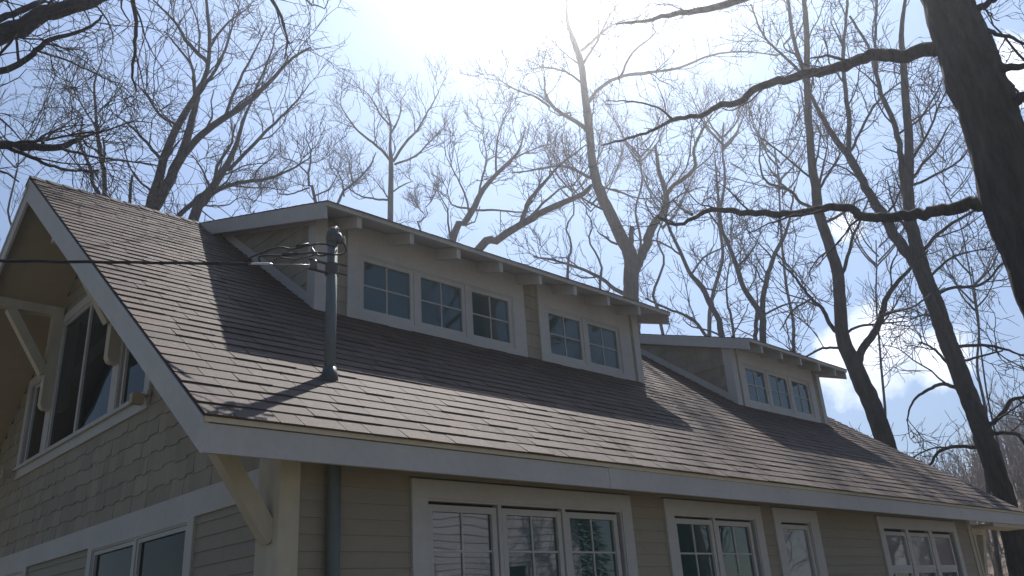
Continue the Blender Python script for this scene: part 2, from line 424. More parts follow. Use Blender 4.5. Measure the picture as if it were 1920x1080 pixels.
def strut(a, b, wid, dep, name='brace', m='timber'):
    a = np.array(a, float); b = np.array(b, float); d = b-a; d /= np.linalg.norm(d); n = np.cross(d, [0, 1, 0])*dep/2
    y = np.array([0, wid/2, 0]); mb = MB(); mb.hexa([a-n-y, a+n-y, a+n+y, a-n+y, b-n-y, b+n-y, b+n+y, b-n+y])
    return mb.build(name, M[m], house)
strut((.27, .56, .06), (.80, .56, -.70), .115, .13)
# far corner: beam along the eave, outrigger, brace
MB().box(FX+.05, LX-.032, .037, .405, -.30, -.243).build('eave_return', M['timber'], house)
MB().box(FX+.046, FX+.75, .41, .53, -.40, -.27).build('outrigger', M['timber'], house)
strut((FX+.62, .47, -.41), (FX+.08, .47, -1.36), .11, .12)
MB().box(FX+.046, FX+.13, .41, .53, -1.55, -.41).build('bracket_leg', M['timber'], house)
# rear corner posts
MB().box(.782, .945, 2*RY-.75, 2*RY-.42, GZ, .12).build('corner_post', M['timber'], house)
# knee brackets on the gable, one each side of the tall window and one at the lower eaves
def bracket(y, z, reach=.86, drop=1.42, legw=.13):
    mb = MB(); wy = .13
    mb.box(GX-.037-reach, GX-.037, y-wy/2, y+wy/2, z-.13, z)                               # arm
    a = np.array([GX-.037-reach+.2, y, z-.131]); b = np.array([GX-.037-legw, y, z-.97])
    d = b-a; d /= np.linalg.norm(d); n = np.cross(d, [0, 1, 0])*.06; yv = np.array([0, wy/2-.002, 0])
    mb.hexa([a-n-yv, a+n-yv, a+n+yv, a-n+yv, b-n-yv, b+n-yv, b+n+yv, b-n+yv])
    x0, x1 = GX-.037-legw, GX-.037
    mb.prism([(x0, y-wy/2, z-.1305), (x0, y-wy/2, z-drop+.07), (x0+.025, y-wy/2, z-drop+.02), (x0+.06, y-wy/2, z-drop), (x1, y-wy/2, z-drop), (x1, y-wy/2, z-.1305)], (0, wy, 0))
    return mb.build('knee_bracket', M['timber'], house)
for y in (4.665, 7.165): bracket(y, 3.17, drop=1.47)
for y in (2.98, 8.98): bracket(y, 1.72, drop=.95) if False else None
bracket(3.38, 2.10, drop=1.05) if False else None
# purlin ends carried through the gable at the window sill line
for y in ():
    MB().box(.04, GX-.037, y-.07, y+.07, 1.125, 1.25).build('outrigger', M['timber'], house)
# chimney
mb = MB().box(10.55, 11.45, 6.15, 6.85, 3.6, 5.50)
ch = mb.build('chimney', M['brick'], house)
MB().prism([(10.48, 6.08, 5.501), (11.52, 6.08, 5.501), (11.52, 6.92, 5.501), (10.48, 6.92, 5.501)], (0, 0, .10)).build('chimney_cap', M['brick'], ch)

# dormers --------------------------------------------------------------
DP = lambda u, z, o: (u, D_Y-o, z)
def dz_roof(y): return D_H+(y-D_E)*D_S
def dormer(a, b, al, bl, groups, tails, cells):
    # cheek + front core (part), shake cladding and trim as sub-parts
    core = MB(); y1 = RY-.45
    core.prism([(a+.02, D_Y+.03, D_Y*TP-.1), (a+.02, D_Y+.03, dz_roof(D_Y)-.07), (a+.02, y1, dz_roof(y1)-.07), (a+.02, y1, y1*TP-.1)], (b-a-.04, 0, 0))
    dm = core.build('dormer', M['shake'], house)
    zb = D_Y*TP+.01
    ztop = dz_roof(D_Y)-.075
    for u0, u1 in cut((a+.1, b-.1), groups):
        shakes(DP, zb-.02, ztop, lambda z: (u0, u1), course=.20, w=(.10, .2), stag=.0).build('shake_cladding', M['shake'], dm)
    for X, sg in ((a, 1), (b, -1)):
        P = lambda u, z, o, X=X, sg=sg: (X-sg*o+sg*.018, u, z)
        def span(z):
            lo = D_Y+.1; hi = (z-.02)/TP
            lo2 = (z+.12-D_H)/D_S+D_E           # stay below the dormer roof
            lo = max(lo, lo2); return (lo, hi) if hi-lo > .05 else None
        shakes(P, zb+.02, RZ-.2, span, course=.20, w=(.12, .24), stag=.0).build('shake_cladding', M['shake'], dm)
        # corner board, frieze below the roof, board along the main roof
        x0, x1 = (X-.022, X-.0005) if sg > 0 else (X+.0005, X+.022)
        x0c, x1c = (X-.025, X) if sg > 0 else (X, X+.025)
        MB().box(x0c, x1c, D_Y-.022, D_Y+.155, zb-.12, ztop+.02).build('corner_board', M['white'], dm)
        ye = 5.45
        MB().prism([(x0, D_Y+.156, dz_roof(D_Y+.156)-.075), (x0, ye, dz_roof(ye)-.075), (x0, ye, dz_roof(ye)-.2), (x0, D_Y+.156, dz_roof(D_Y+.156)-.20)], (x1-x0, 0, 0)).build('frieze_board', M['white'], dm)
        yb, yt = D_Y+.1565, 5.35
        MB().prism([(x0+.001, yb, yb*TP-.02), (x0+.001, yt, yt*TP-.02), (x0+.001, yt, yt*TP+.165), (x0+.001, yb, yb*TP+.165)], (x1-x0-.002, 0, 0)).build('skirt_board', M['white'], dm)
        xf0, xf1 = (X+.0008, X+.13) if sg > 0 else (X-.13, X-.0008)
        MB().box(xf0, xf1, D_Y-.024, D_Y+.01, zb-.1, ztop+.02).build('corner_board', M['white'], dm)
    # windows
    for gi, (g0, g1) in enumerate(groups):
        cs = cells[gi]
        muls = [(cs[i][1]+.056, cs[i+1][0]-.056) for i in range(len(cs)-1)]
        w = casing(DP, g0, g1, zb-.03, ztop+.01, cs[0][0]-g0-.075, g1-cs[-1][1]-.075, ztop+.01-PZT-.075, PZB-.075-(zb-.03), muls)
        for c0, c1 in cs: sash(w, DP, c0, c1, PZB, PZT, 2, 2)
    # roof
    ys, ye = D_E-.02, RY+.02
    mbs = MB(); shingles(mbs, al-.01, bl+.01, ys+.008, dz_roof(ys+.008)+.007, ye, dz_roof(ye)+.007, w=(.2, .5), tmin=.003, tmax=.006)
    rf = mbs.build('dormer_roof', M['shingle'], house, fix=False)
    MB().prism([(al+.034, D_E+.023, dz_roof(D_E+.023)-.04), (al+.034, ye, dz_roof(ye)-.04), (al+.034, ye, dz_roof(ye)+.004), (al+.034, D_E+.023, dz_roof(D_E+.023)+.004)], (bl-al-.068, 0, 0)).build('roof_sheathing', M['white'], rf)
    MB().box(al, bl, D_E-.012, D_E+.0225, D_H-.058, D_H+.003).build('eave_edge', M['white'], rf)
    for x0 in (al+.0005, bl-.0335):
        MB().prism([(x0, D_E+.023, D_H-.206), (x0, D_E+.023, D_H+.004), (x0, ye-.02, dz_roof(ye-.02)-.002), (x0, ye-.02, dz_roof(ye-.02)-.20)], (.033, 0, 0)).build('bargeboard', M['white'], rf)
    for x in tails:
        MB().prism([(x-.033, D_E+.03, D_H-.2+.006), (x-.033, D_E+.03, D_H-.042), (x-.033, D_Y+.05, dz_roof(D_Y+.05)-.042), (x-.033, D_Y+.05, dz_roof(D_Y+.05)-.2)], (.066, 0, 0)).build('rafter_tail', M['white'], rf)
    return dm
dormer(2.440, 8.519, 2.2455, 8.80, [(2.855, 5.86), (6.155, 8.295)],
       [2.72, 3.49, 4.25, 5.005, 5.765, 6.50, 7.26, 8.015],
       [[(3.0975, 3.806), (3.982, 4.675), (4.863, 5.551)], [(6.374, 7.069), (7.259, 7.943)]])
dormer(11.372, 14.824, 11.24, 15.15, [(11.56, 14.50)],
       [11.72, 12.45, 13.20, 13.97, 14.66],
       [[(11.80, 12.475), (12.672, 13.347), (13.562, 14.205)]])

# ------------------------------------------------------------------ service mast, cable, lamp
mast = empty('electrical_mast', (1.467, .90, GZ))
tag(mast, 'grey steel electrical service mast rising through the lower roof below the long dormer', 'service mast')
MB().tube([(1.467, .901, .3), (1.467, .901, 2.03)], .049, 20, True).build('upper_pipe', M['metal'], mast, True)
MB().tube([(1.467, .901, .62), (1.467, .901, .70), (1.467, .901, .78)], [.078, .072, .058], 20).build('roof_collar', M['darkmetal'], mast, True)
MB().tube([(1.205, .375, GZ), (1.205, .375, .05), (1.467, .901, .40)], .052, 18).build('lower_pipe', M['metal'], mast, True)
# weatherhead: hooded cap leaning forward over the wire opening
mb = MB(); c = np.array([1.467, .90, 2.03])
mb.tube([c+(0, 0, -.06), c+(0, 0, .0), c+(.004, 0, .04), c+(.010, 0, .072), c+(.014, 0, .09), c+(.016, 0, .096)], [.058, .061, .060, .046, .026, .005], 18)
mb.tube([c+(.0, -.02, .0), c+(.035, -.045, .0), c+(.05, -.055, -.04), c+(.052, -.056, -.07)], [.035, .036, .030, .022], 12)
mb.build('weatherhead', M['darkmetal'], mast, True)
MB().tube([c+(-.03, -.035, .072), c+(.01, -.038, .094), c+(.045, -.035, .075)], .007, 8).build('hood_rim', M['bright'], mast, True)
MB().tube([c+(.062, -.09, -.01), c+(.08, -.09, -.05), c+(.088, -.085, -.085)], .005, 8).build('hood_lip', M['bright'], mast, True)
# clamp and insulator
cz = 1.70
mb = MB()
for dz in (-.045, .045):
    mb.box(1.467-.24, 1.467-.055, .895-.015, .895+.015, cz+dz-.006, cz+dz+.006)
    mb.box(1.467+.03, 1.467+.12, .84-.01, .84+.01, cz+dz-.005, cz+dz+.005)
mb.tube([(1.467, .901, cz-.055), (1.467, .901, cz+.055)], .060, 18)
mb.build('pipe_clamp', M['darkmetal'], mast)
MB().tube([(1.467-.19, .895, cz-.038), (1.467-.19, .895, cz-.02), (1.467-.19, .895, cz), (1.467-.19, .895, cz+.02), (1.467-.19, .895, cz+.038)], [.03, .035, .023, .035, .03], 14).build('insulator', M['porcelain'], mast, True)
MB().tube([(1.24, .88, 1.85), (1.27, .88, 1.80), (1.29, .88, 1.80)], [.01, .019, .013], 10).build('split_bolt', M['porcelain'], mast, True)
# conductors loop from the head down to the drop cable
ce = np.array([1.467-.43, 1.05, 1.722])     # end of the drop
def bez(ps, n=14):
    ps = [np.array(p, float) for p in ps]; out = []
    P = [2*ps[0]-ps[1]]+ps+[2*ps[-1]-ps[-2]]
    for i in range(1, len(P)-2):
        for k in range(n):
            t = k/n; a, b_, c_, d_ = P[i-1], P[i], P[i+1], P[i+2]
            out.append(.5*((2*b_)+(c_-a)*t+(2*a-5*b_+4*c_-d_)*t*t+(3*b_-a-3*c_+d_)*t**3))
    out.append(ps[-1]); return out
wires = [[(1.46, .83, 1.90), (1.30, .86, 1.90), (1.10, .95, 1.83), (.98, 1.0, 1.83), (.80, 1.08, 1.73), tuple(ce-(.25, -.16, .0))],
         [(1.54, .83, 1.97), (1.56, .82, 1.88), (1.46, .82, 1.82), (1.25, .86, 1.80), (1.02, .95, 1.745), (.85, 1.05, 1.73), tuple(ce-(.15, -.1, .0))],
         [(1.42, .84, 1.83), (1.33, .86, 1.79), (1.27, .88, 1.80)]]
for wv in wires: MB().tube(bez(wv), .0085, 6).build('conductor', M['cable'], mast, True)
MB().tube(bez([(1.30, .87, 1.80), (1.15, .95, 1.745), (1.0, 1.0, 1.74)]), .006, 6).build('conductor', M['cable'], mast, True)
for p, q in (((1.12, .935, 1.85), (1.22, .895, 1.885)), ((1.00, .96, 1.745), (1.12, .91, 1.775))):
    MB().tube([p, q], .016, 8).build('splice', M['cable'], mast, True)
# drop cable off to the left
dirc = np.array([-2.08, 1.55, .10]); dirc /= np.linalg.norm(dirc)
cab = empty('overhead_cable', tuple(np.array([1.25, .92, 1.70])))
tag(cab, 'black twisted overhead power cable running left from the roof mast', 'cable')
st = np.array([1.25, .92, 1.705]); Lc = 34.0
def cpos(t): return st+dirc*t+np.array([0, 0, -.00135*t*(Lc-t)*.35+.0])
MB().tube([cpos(0), cpos(.32)], .0026, 6).build('bail_wire', M['bright'], cab, True)
MB().tube([cpos(.32), cpos(.36), cpos(.50), cpos(.53)], [.006, .014, .012, .006], 8).build('dead_end_clamp', M['bright'], cab, True)
for ph in (0, 2.1, 4.2):
    pts = []
    for i in range(700):
        t = .5+(Lc-.5)*(i/699)**1.6; a = t*5.5+ph
        pts.append(cpos(t)+.0085*np.array([math.cos(a)*.6, math.cos(a)*.8, math.sin(a)]))
    MB().tube(pts, .0065, 5).build('cable_strand', M['cable'], cab, True)
# ------------------------------------------------------------------ ground, hill
mb = MB(); n = 40; S = 700
for i in range(n):
    for j in range(n):
        def g(a, b):
            x = (a/n*2-1); y = (b/n*2-1); x = S*x*abs(x); y = S*y*abs(y)
            return (x, y, GZ + (0 if abs(x-5)+abs(y-3) < 45 else .3*math.sin(x*.05)*math.cos(y*.04)))
        mb.poly([g(i, j), g(i+1, j), g(i+1, j+1), g(i, j+1)])
tag(mb.build('ground', M['grass'], fix=False), kind='structure')
def hill_h(x, y):
    d = math.hypot(x, y); az = math.degrees(math.atan2(x, y))
    k = max(0, min(1, (d-45)/60)); k = k*k*(3-2*k)
    s = math.exp(-((az-82)/18)**2)
    return GZ-.6+k*s*13*(1+.12*math.sin(az*.33)+.08*math.sin(az*.9+1))
mb = MB(); na, nr = 64, 12
def hp(i, j):
    az = math.radians(20+130*i/na); d = 44+ (180-44)*j/nr
    x, y = d*math.sin(az), d*math.cos(az); return (x, y, hill_h(x, y))
for i in range(na):
    for j in range(nr): mb.poly([hp(i, j), hp(i, j+1), hp(i+1, j+1), hp(i+1, j)])
tag(mb.build('hillside', M['hill'], smooth=True, fix=False), kind='structure')

# ------------------------------------------------------------------ trees
def norm(a): return a/(np.linalg.norm(a, axis=-1, keepdims=True)+1e-9)
def at(x, y, H):
    d = pxdir(x, y); return CAM+d*(H/math.hypot(d[0], d[1]))
def resample(P, r, n):
    P = np.array(bez(P, 8)); r = np.interp(np.linspace(0, 1, len(P)), np.linspace(0, 1, len(r)), r)
    s = np.r_[0, np.cumsum(np.linalg.norm(np.diff(P, axis=0), axis=1))]; t = np.linspace(0, s[-1], n)
    return np.stack([np.interp(t, s, P[:, k]) for k in range(3)], 1), np.interp(t, s, r)
class TreeMesh:
    def __init__(s): s.V = []; s.F = []; s.n = 0
    def add(s, P, r, k, mod=None):
        """P (N,K,3) r (N,K)"""
        N_, K, _ = P.shape
        if N_ == 0: return
        d = np.empty_like(P); d[:, 1:-1] = P[:, 2:]-P[:, :-2]; d[:, 0] = P[:, 1]-P[:, 0]; d[:, -1] = P[:, -1]-P[:, -2]; d = norm(d)
        ref = np.where(np.abs(d[..., 2:3]) < .9, np.array([0, 0, 1.]), np.array([1., 0, 0]))
        # keep the reference constant along a branch
        ref = np.repeat(ref[:, K//2:K//2+1], K, axis=1)
        a = norm(np.cross(d, ref+.013)); c = np.cross(d, a)
        th = 2*np.pi*np.arange(k)/k
        rr_ = r[:, :, None, None]*(1 if mod is None else mod[..., None])
        ring = P[:, :, None]+rr_*(a[:, :, None]*np.cos(th)[:, None]+c[:, :, None]*np.sin(th)[:, None])
        s.V.append(ring.reshape(-1, 3))
        idx = s.n+np.arange(N_*K*k).reshape(N_, K, k)
        nx = np.roll(idx, -1, axis=2)
        f = np.stack([idx[:, :-1], nx[:, :-1], nx[:, 1:], idx[:, 1:]], -1).reshape(-1, 4)
        s.F.append(f); s.n += N_*K*k
    def build(s, name, m, parent=None):
        V = np.concatenate(s.V); F = np.concatenate(s.F)
        me = bpy.data.meshes.new(name); me.vertices.add(len(V)); me.vertices.foreach_set('co', V.ravel())
        me.loops.add(F.size); me.loops.foreach_set('vertex_index', F.ravel().astype(np.int32))
        me.polygons.add(len(F)); me.polygons.foreach_set('loop_start', np.arange(0, F.size, 4, dtype=np.int32))
        me.polygons.foreach_set('loop_total', np.full(len(F), 4, np.int32)); me.polygons.foreach_set('use_smooth', np.ones(len(F), bool))
        me.update(calc_edges=True); me.materials.append(m)
        return link(name, me, parent)
def children(P, r, num, L0, L1, ang=(30, 65), up=.15, t0=.15, K=7, wig=.2, rr=.55, rmin=.006, rend=.4):
    """num children on each of the N polylines"""
    N_, Kp, _ = P.shape
    if N_ == 0 or num <= 0: return np.zeros((0, K, 3)), np.zeros((0, K))
    n = int(np.ceil(num)); t = t0+(1-t0)*((np.arange(n)[None]+R_.rand(N_, n))/n); keep = R_.rand(N_, n) < num/n
    x = t*(Kp-1); i = np.minimum(x.astype(int), Kp-2); f = (x-i)[..., None]; row = np.arange(N_)[:, None]
    p0 = P[row, i]*(1-f)+P[row, i+1]*f; d = norm(P[row, i+1]-P[row, i]); r0 = r[row, i]*(1-f[..., 0])+r[row, i+1]*f[..., 0]
    p0 = p0[keep]; d = d[keep]; r0 = r0[keep]; tt = t[keep]
    m_ = len(p0)
    q = norm(np.cross(d, R_.randn(m_, 3))); a = np.radians(R_.uniform(ang[0], ang[1], m_))[:, None]
    dd = norm(d*np.cos(a)+q*np.sin(a)+np.array([0, 0, up]))
    Ln = R_.uniform(L0, L1, m_)*(1.15-.6*tt)
    out = np.zeros((m_, K, 3)); out[:, 0] = p0; step = (Ln/(K-1))[:, None]
    for k in range(1, K):
        dd = norm(dd+R_.randn(m_, 3)*wig+np.array([0, 0, up*.35])); out[:, k] = out[:, k-1]+dd*step
    rs = np.maximum(np.minimum(r0*rr, Ln*.02), rmin*1.3)
    rad = rs[:, None]*np.linspace(1, rend, K)[None]; rad = np.maximum(rad, rmin*.8)
    return out, rad
def twigs(tm, P, r, lens, dens, rmin, up=.15, wig=.17, min_children=0):
    """three orders of branchlets"""
    n1, n2, n3 = dens; l1, l2, l3 = [q*1.3 for q in lens]
    A, a = children(P, r, n1, l1*.5, l1, up=up, K=9, wig=wig, rmin=rmin*1.6, rr=.5)
    tm.add(A, a, 4)
    B, b = children(A, a, n2, l2*.5, l2, up=up, K=7, wig=wig*1.1, rmin=rmin*1.15, rr=.55, t0=.1)
    tm.add(B, b, 3)
    C_, c = children(B, b, n3, l3*.45, l3, up=up, K=5, wig=wig*1.1, rmin=rmin, rr=.6, t0=.1)
    tm.add(C_, c, 3)
def limb_path(pts, H, k, w, first=None, H0=None):
    n = len(pts); out = []
    for i, (x, y) in enumerate(pts):
        s = i/(n-1); out.append(at(x, y, (H0 or H)*(1+k*s)))
    return out
def tree(label, H, trunk, tw, limbs, lens, dens, group=None, m='bark', rmin=None, lean=None, cat='tree', ground=True, up=.15, name='bare_tree', tm_mat='twig'):
    """trunk: pixel trace of the stem at horizontal distance H from the camera spot, carried down to the ground;
    limbs: (trace, start width, end width, depth drift, twig density)"""
    rm = rmin if rmin else H*1.12/F_PX*.45
    def dep(p): return float((np.array(p)-CAM)@AW)
    P = [at(x, y, H) for x, y in trunk]; r = [w_*.5*dep(p)/F_PX for w_, p in zip(tw, P)]
    if ground:
        b0 = P[0]; dn = P[0]-P[1];  dn = dn/abs(dn[2]) if dn[2] < -.2*np.linalg.norm(dn) else np.array([0, 0, -1.])
        dn[:2] *= .45
        hgt = b0[2]-GZ+.25
        P = [b0+dn*hgt, b0+dn*hgt*.93, b0+dn*hgt*.5]+P; r = [r[0]*1.7, r[0]*1.28, r[0]*1.1]+r
    root = empty(name, tuple(P[0])); tag(root, label, cat, group)
    TP_, Tr = resample(P, r, max(24, len(P)*5))
    TP_[1:] += R_.randn(len(TP_)-1, 3)*Tr[1:, None]*.045
    t = TreeMesh()
    if tw[0] > 28:      # furrowed bark on the stout trunks
        n_ = int(min(900, np.linalg.norm(np.diff(TP_, axis=0), axis=1).sum()/.035)); k_ = 64 if tw[0] > 100 else 36
        q_ = np.linspace(0, 1, n_); q0 = np.linspace(0, 1, len(TP_))
        TP2 = np.stack([np.interp(q_, q0, TP_[:, c]) for c in range(3)], 1); Tr2 = np.interp(q_, q0, Tr)
        w_ = R_.randn(n_+40, k_); ker = np.hanning(23 if tw[0] > 100 else 15); ker /= np.sqrt((ker**2).sum())
        w_ = np.stack([np.convolve(w_[:, c], ker, 'same') for c in range(k_)], 1)[20:20+n_]
        w_ = w_*.75+np.roll(w_, 1, 1)*.35; w_ = np.abs(w_)
        lump = np.stack([np.convolve(R_.randn(n_+200), np.hanning(90)/5.8, 'same')[100:100+n_] for _ in range(4)], 0)
        th_ = 2*np.pi*np.arange(k_)/k_
        big = sum(lump[j][:, None]*np.cos((j+1)*th_+j)[None] for j in range(4))
        t.add(TP2[None], Tr2[None], k_, mod=(1-.035*w_+.018*big)[None])
    else: t.add(TP_[None], Tr[None], 14 if tw[0] > 20 else 8)
    t.build('trunk', M[m], root)
    tm = TreeMesh(); top_ = int(len(TP_)*.45)
    if len(trunk) > 2:
        twigs(tm, TP_[None, top_:], Tr[None, top_:]*.7, lens, (dens[0]*1.2, dens[1], dens[2]), rm, up=up)
    for (pts, w0, w1, k, q) in limbs:
        LP = limb_path(pts, H, k, None)
        # anchor the start on the trunk distance
        A, a = resample(LP, [w0*.5*dep(LP[0])/F_PX*(1.35 if tw[0] > 100 else 1.1), w0*.5*dep(LP[0])/F_PX*.97, (w0+w1)*.25*dep(LP[len(LP)//2])/F_PX, w1*.5*dep(LP[-1])/F_PX], max(10, len(pts)*4))
        A[1:] += R_.randn(len(A)-1, 3)*(a[1:, None]*.10+.005)
        lt = TreeMesh(); lt.add(A[None], a[None], 7); lt.build('limb', M[m], root)
        if q > 0:
            ln = np.linalg.norm(np.diff(A, axis=0), axis=1).sum()
            n1 = max(2, ln/(lens[0]*.45)*q*dens[0]/6)
            twigs(tm, A[None], a[None], lens, (n1, dens[1], dens[2]), rm, up=up)
            # the limb's own end breaks up into sprays
            e = A[None, -4:]; twigs(tm, e, a[None, -4:], (lens[0]*1.0, lens[1], lens[2]), (1.6, dens[1], dens[2]), rm, up=up)
    if tm.V: tm.build('crown', M[tm_mat], root)
    return root
G_BACK = 'bare trees standing behind the house'
D6 = (6.5, 4.2, 3.2)
# near oak on the right, in the front yard
tree('thick grey oak trunk leaning in at the right edge of the view', 12.5,
     [(2190, 1250), (2080, 900), (1985, 576), (1922, 408), (1866, 250), (1819, 128), (1773, 0), (1745, -90), (1700, -260), (1665, -480), (1640, -760), (1630, -1050)], [150, 140, 126, 116, 100, 102, 84, 80, 62, 46, 26, 7],
     [([(1760, 95), (1734, 94), (1696, 105), (1649, 103), (1618, 107), (1594, 121), (1548, 132), (1505, 140), (1466, 152), (1431, 159), (1400, 179), (1385, 192), (1342, 199), (1319, 214), (1260, 225), (1233, 241), (1175, 260), (1128, 272)], 22, 3, .10, .8),
      ([(1618, 106), (1587, 113), (1555, 105), (1520, 109)], 7, 3, .02, .5),
      ([(1260, 223), (1233, 202), (1187, 190), (1136, 190)], 4, 2, .12, .6),
      ([(1860, 383), (1832, 381), (1789, 389), (1750, 397), (1711, 404), (1672, 408), (1633, 408), (1610, 401), (1587, 389), (1540, 393), (1478, 401), (1400, 399), (1364, 394), (1332, 394), (1306, 405), (1274, 421), (1254, 418), (1235, 408)], 21, 4, .10, .8),
      ([(1297, 402), (1277, 391), (1262, 374)], 5, 3, .1, .6),
      ([(1745, -90), (1600, -75), (1480, -35), (1385, 0), (1334, 16), (1264, 25), (1214, 39), (1155, 45)], 20, 3, .08, .7),
      ([(1828, 19), (1863, 0), (1920, -40)], 12, 8, -.05, .5),
      ([(1838, 52), (1882, 66), (1935, 90)], 8, 4, -.05, .5),
      ([(1870, 128), (1900, 126), (1960, 120)], 15, 9, -.05, .5),
      ([(1895, 198), (1930, 170), (1980, 140)], 16, 10, -.05, .5),
      ([(1875, 140), (1898, 160), (1925, 195)], 6, 4, .05, .5)],
     (1.1, .6, .35), (6, 4, 3), rmin=.0035, name='oak_tree', up=.05)
# near tree on the left, trunk outside the view
tree('large bare tree at the left edge reaching dark limbs across the sky above the gable', 11.0,
     [(-330, 1200), (-330, 800), (-310, 400), (-300, 200), (-260, -50), (-230, -320), (-215, -640), (-210, -960)], [110, 105, 95, 85, 70, 50, 28, 8],
     [([(-310, 330), (-180, 180), (-60, 90), (0, 64), (47, 47), (89, 23), (155, 8), (194, -10), (260, -40)], 46, 14, .05, .5),
      ([(-60, 80), (0, 36), (58, 12), (90, -6)], 14, 8, .05, .6),
      ([(-200, 220), (-80, 160), (0, 134), (35, 120), (70, 95), (89, 76), (128, 66), (175, 47), (190, 30)], 14, 4, .08, 1),
      ([(73, 96), (117, 109), (175, 136), (215, 155)], 4, 2, .12, 1),
      ([(-300, 330), (-120, 280), (0, 272), (58, 276), (117, 274), (155, 257), (170, 250)], 22, 4, .10, 1),
      ([(20, 279), (78, 303), (128, 319), (183, 319)], 7, 4, .12, 1),
      ([(110, 275), (163, 292), (218, 299), (295, 311)], 5, 2.5, .12, 1),
      ([(80, 268), (109, 241), (155, 214)], 5, 2, .12, 1),
      ([(230, -120), (249, -10), (255, 39), (252, 97), (249, 144), (257, 172)], 8, 3, .06, .8),
      ([(440, -90), (505, -5), (529, 35), (538, 78), (532, 110)], 7, 2, .10, .9),
      ([(560, -60), (575, 0), (608, 16)], 4, 2, .10, .5)],
     (1.5, .9, .5), (6, 4, 4), rmin=.004, name='bare_tree', up=-.05)
tree('forked bare tree rising behind the left ridge, its stems fanning to the right', 24,
     [(281, 395), (295, 350), (307, 299), (327, 249), (350, 206), (373, 171), (389, 128), (393, 78), (389, 23), (380, -60)], [20, 18, 16, 14, 12, 10, 8, 7, 6, 3],
     [([(287, 392), (323, 330), (346, 272), (362, 215), (372, 175)], 20, 9, .03, .6),
      ([(330, 312), (373, 257), (420, 222), (467, 190), (505, 155), (544, 113), (583, 89)], 13, 3, -.05, 1.3),
      ([(303, 300), (272, 264), (241, 233), (215, 215)], 6, 2, .06, 1),
      ([(365, 180), (361, 128), (335, 90), (310, 60)], 6, 2, .08, 1),
      ([(389, 117), (350, 78), (330, 43), (288, 0)], 7, 3, -.06, 1),
      ([(335, 235), (303, 218), (272, 175), (253, 155)], 5, 2, -.06, 1),
      ([(372, 178), (410, 120), (430, 70), (440, 20)], 6, 2, .06, 1.2),
      ([(393, 90), (420, 50), (470, 10)], 5, 2, .05, 1),
      ([(420, 222), (440, 170), (470, 110), (500, 50)], 6, 2, .06, 1.2)],
     (2.6, 1.3, .7), D6, G_BACK, up=.2)
tree('bare tree leaning right just left of the long dormer roof', 27,
     [(361, 416), (378, 385), (393, 362), (424, 311), (443, 272), (459, 218), (478, 179)], [20, 18, 15, 12, 9, 6, 3],
     [([(334, 406), (369, 373), (400, 345), (408, 311), (432, 272), (440, 235)], 9, 3, .04, 1),
      ([(385, 372), (432, 346), (490, 338), (544, 319), (583, 295)], 8, 2, -.04, 1.1),
      ([(428, 319), (467, 280), (505, 241), (552, 194), (571, 171)], 7, 2, .04, 1.2),
      ([(395, 358), (380, 320), (360, 290)], 4, 2, .04, 1),
      ([(378, 385), (420, 385), (450, 370)], 3, 1.5, .04, 1)],
     (2.4, 1.2, .7), D6, G_BACK, up=.2)
tree('slim twin-stemmed bare tree rising behind the ridge near the gable peak', 28,
     [(196, 371), (191, 311), (183, 253), (179, 202), (177, 155), (190, 117)], [9, 8, 7, 5, 4, 2],
     [([(187, 367), (173, 342), (171, 319), (159, 292), (150, 268), (155, 220)], 7, 3, .03, 1),
      ([(191, 311), (196, 290), (193, 258)], 5, 4, .0, .3),
      ([(181, 240), (150, 190), (130, 150)], 3, 1.5, .05, 1),
      ([(179, 215), (215, 180), (235, 150)], 3, 1.5, .05, 1)],
     (2.3, 1.2, .7), (5, 4, 4), G_BACK, up=.2)
st_ = tree('bare broken-off grey stem standing alone above the left ridge', 24, [(243, 385), (244, 355), (248, 329)], [6, 5.5, 4.5], [], (1, 1, 1), (0, 0, 0), name='dead_snag', cat='dead tree')
tree('rounded small bare tree seen between the gable roof and the sun glare', 36,
     [(732, 412), (733, 350), (733, 303), (731, 270), (733, 237), (724, 200)], [11, 10, 9, 5, 4, 2],
     [([(731, 300), (710, 276), (675, 249), (655, 225), (636, 194)], 5, 1.6, .05, 1.2),
      ([(733, 237), (716, 218), (702, 194), (690, 175)], 3.5, 1.4, -.04, 1.2),
      ([(734, 249), (749, 218), (752, 185)], 3.5, 1.4, .04, 1.2),
      ([(737, 303), (757, 272), (784, 241), (807, 202), (823, 171)], 5, 1.6, -.04, 1.2),
      ([(740, 308), (780, 292), (807, 264), (830, 241)], 4, 1.5, .05, 1.2),
      ([(731, 374), (702, 373), (671, 365), (645, 345)], 4, 1.5, .05, 1),
      ([(735, 360), (760, 345), (775, 340)], 3, 1.3, .05, .8)],
     (2.3, 1.2, .7), D6, G_BACK, rmin=.0085, up=.3)
tree('low spreading bare tree just above the near end of the long dormer', 34,
     [(591, 375), (580, 350), (578, 327), (584, 288), (574, 260)], [6, 5, 4, 3, 1.5],
     [([(580, 352), (539, 365), (519, 362)], 3, 1.4, .05, 1.2), ([(578, 327), (555, 305), (530, 295)], 3, 1.4, .05, 1.2), ([(588, 368), (617, 354), (632, 330)], 3, 1.4, .05, 1.2)],
     (2.0, 1.1, .7), D6, G_BACK, rmin=.008, up=.3)
tree('thin bare tree between the low spreading tree and the rounded one', 35,
     [(634, 379), (663, 346), (694, 311), (705, 285)], [5, 4, 3, 1.5],
     [([(645, 368), (640, 335), (624, 311)], 3, 1.3, .05, 1.2), ([(663, 346), (655, 310), (660, 290)], 3, 1.3, .05, 1.2)],
     (2.0, 1.1, .7), D6, G_BACK, rmin=.008, up=.3)
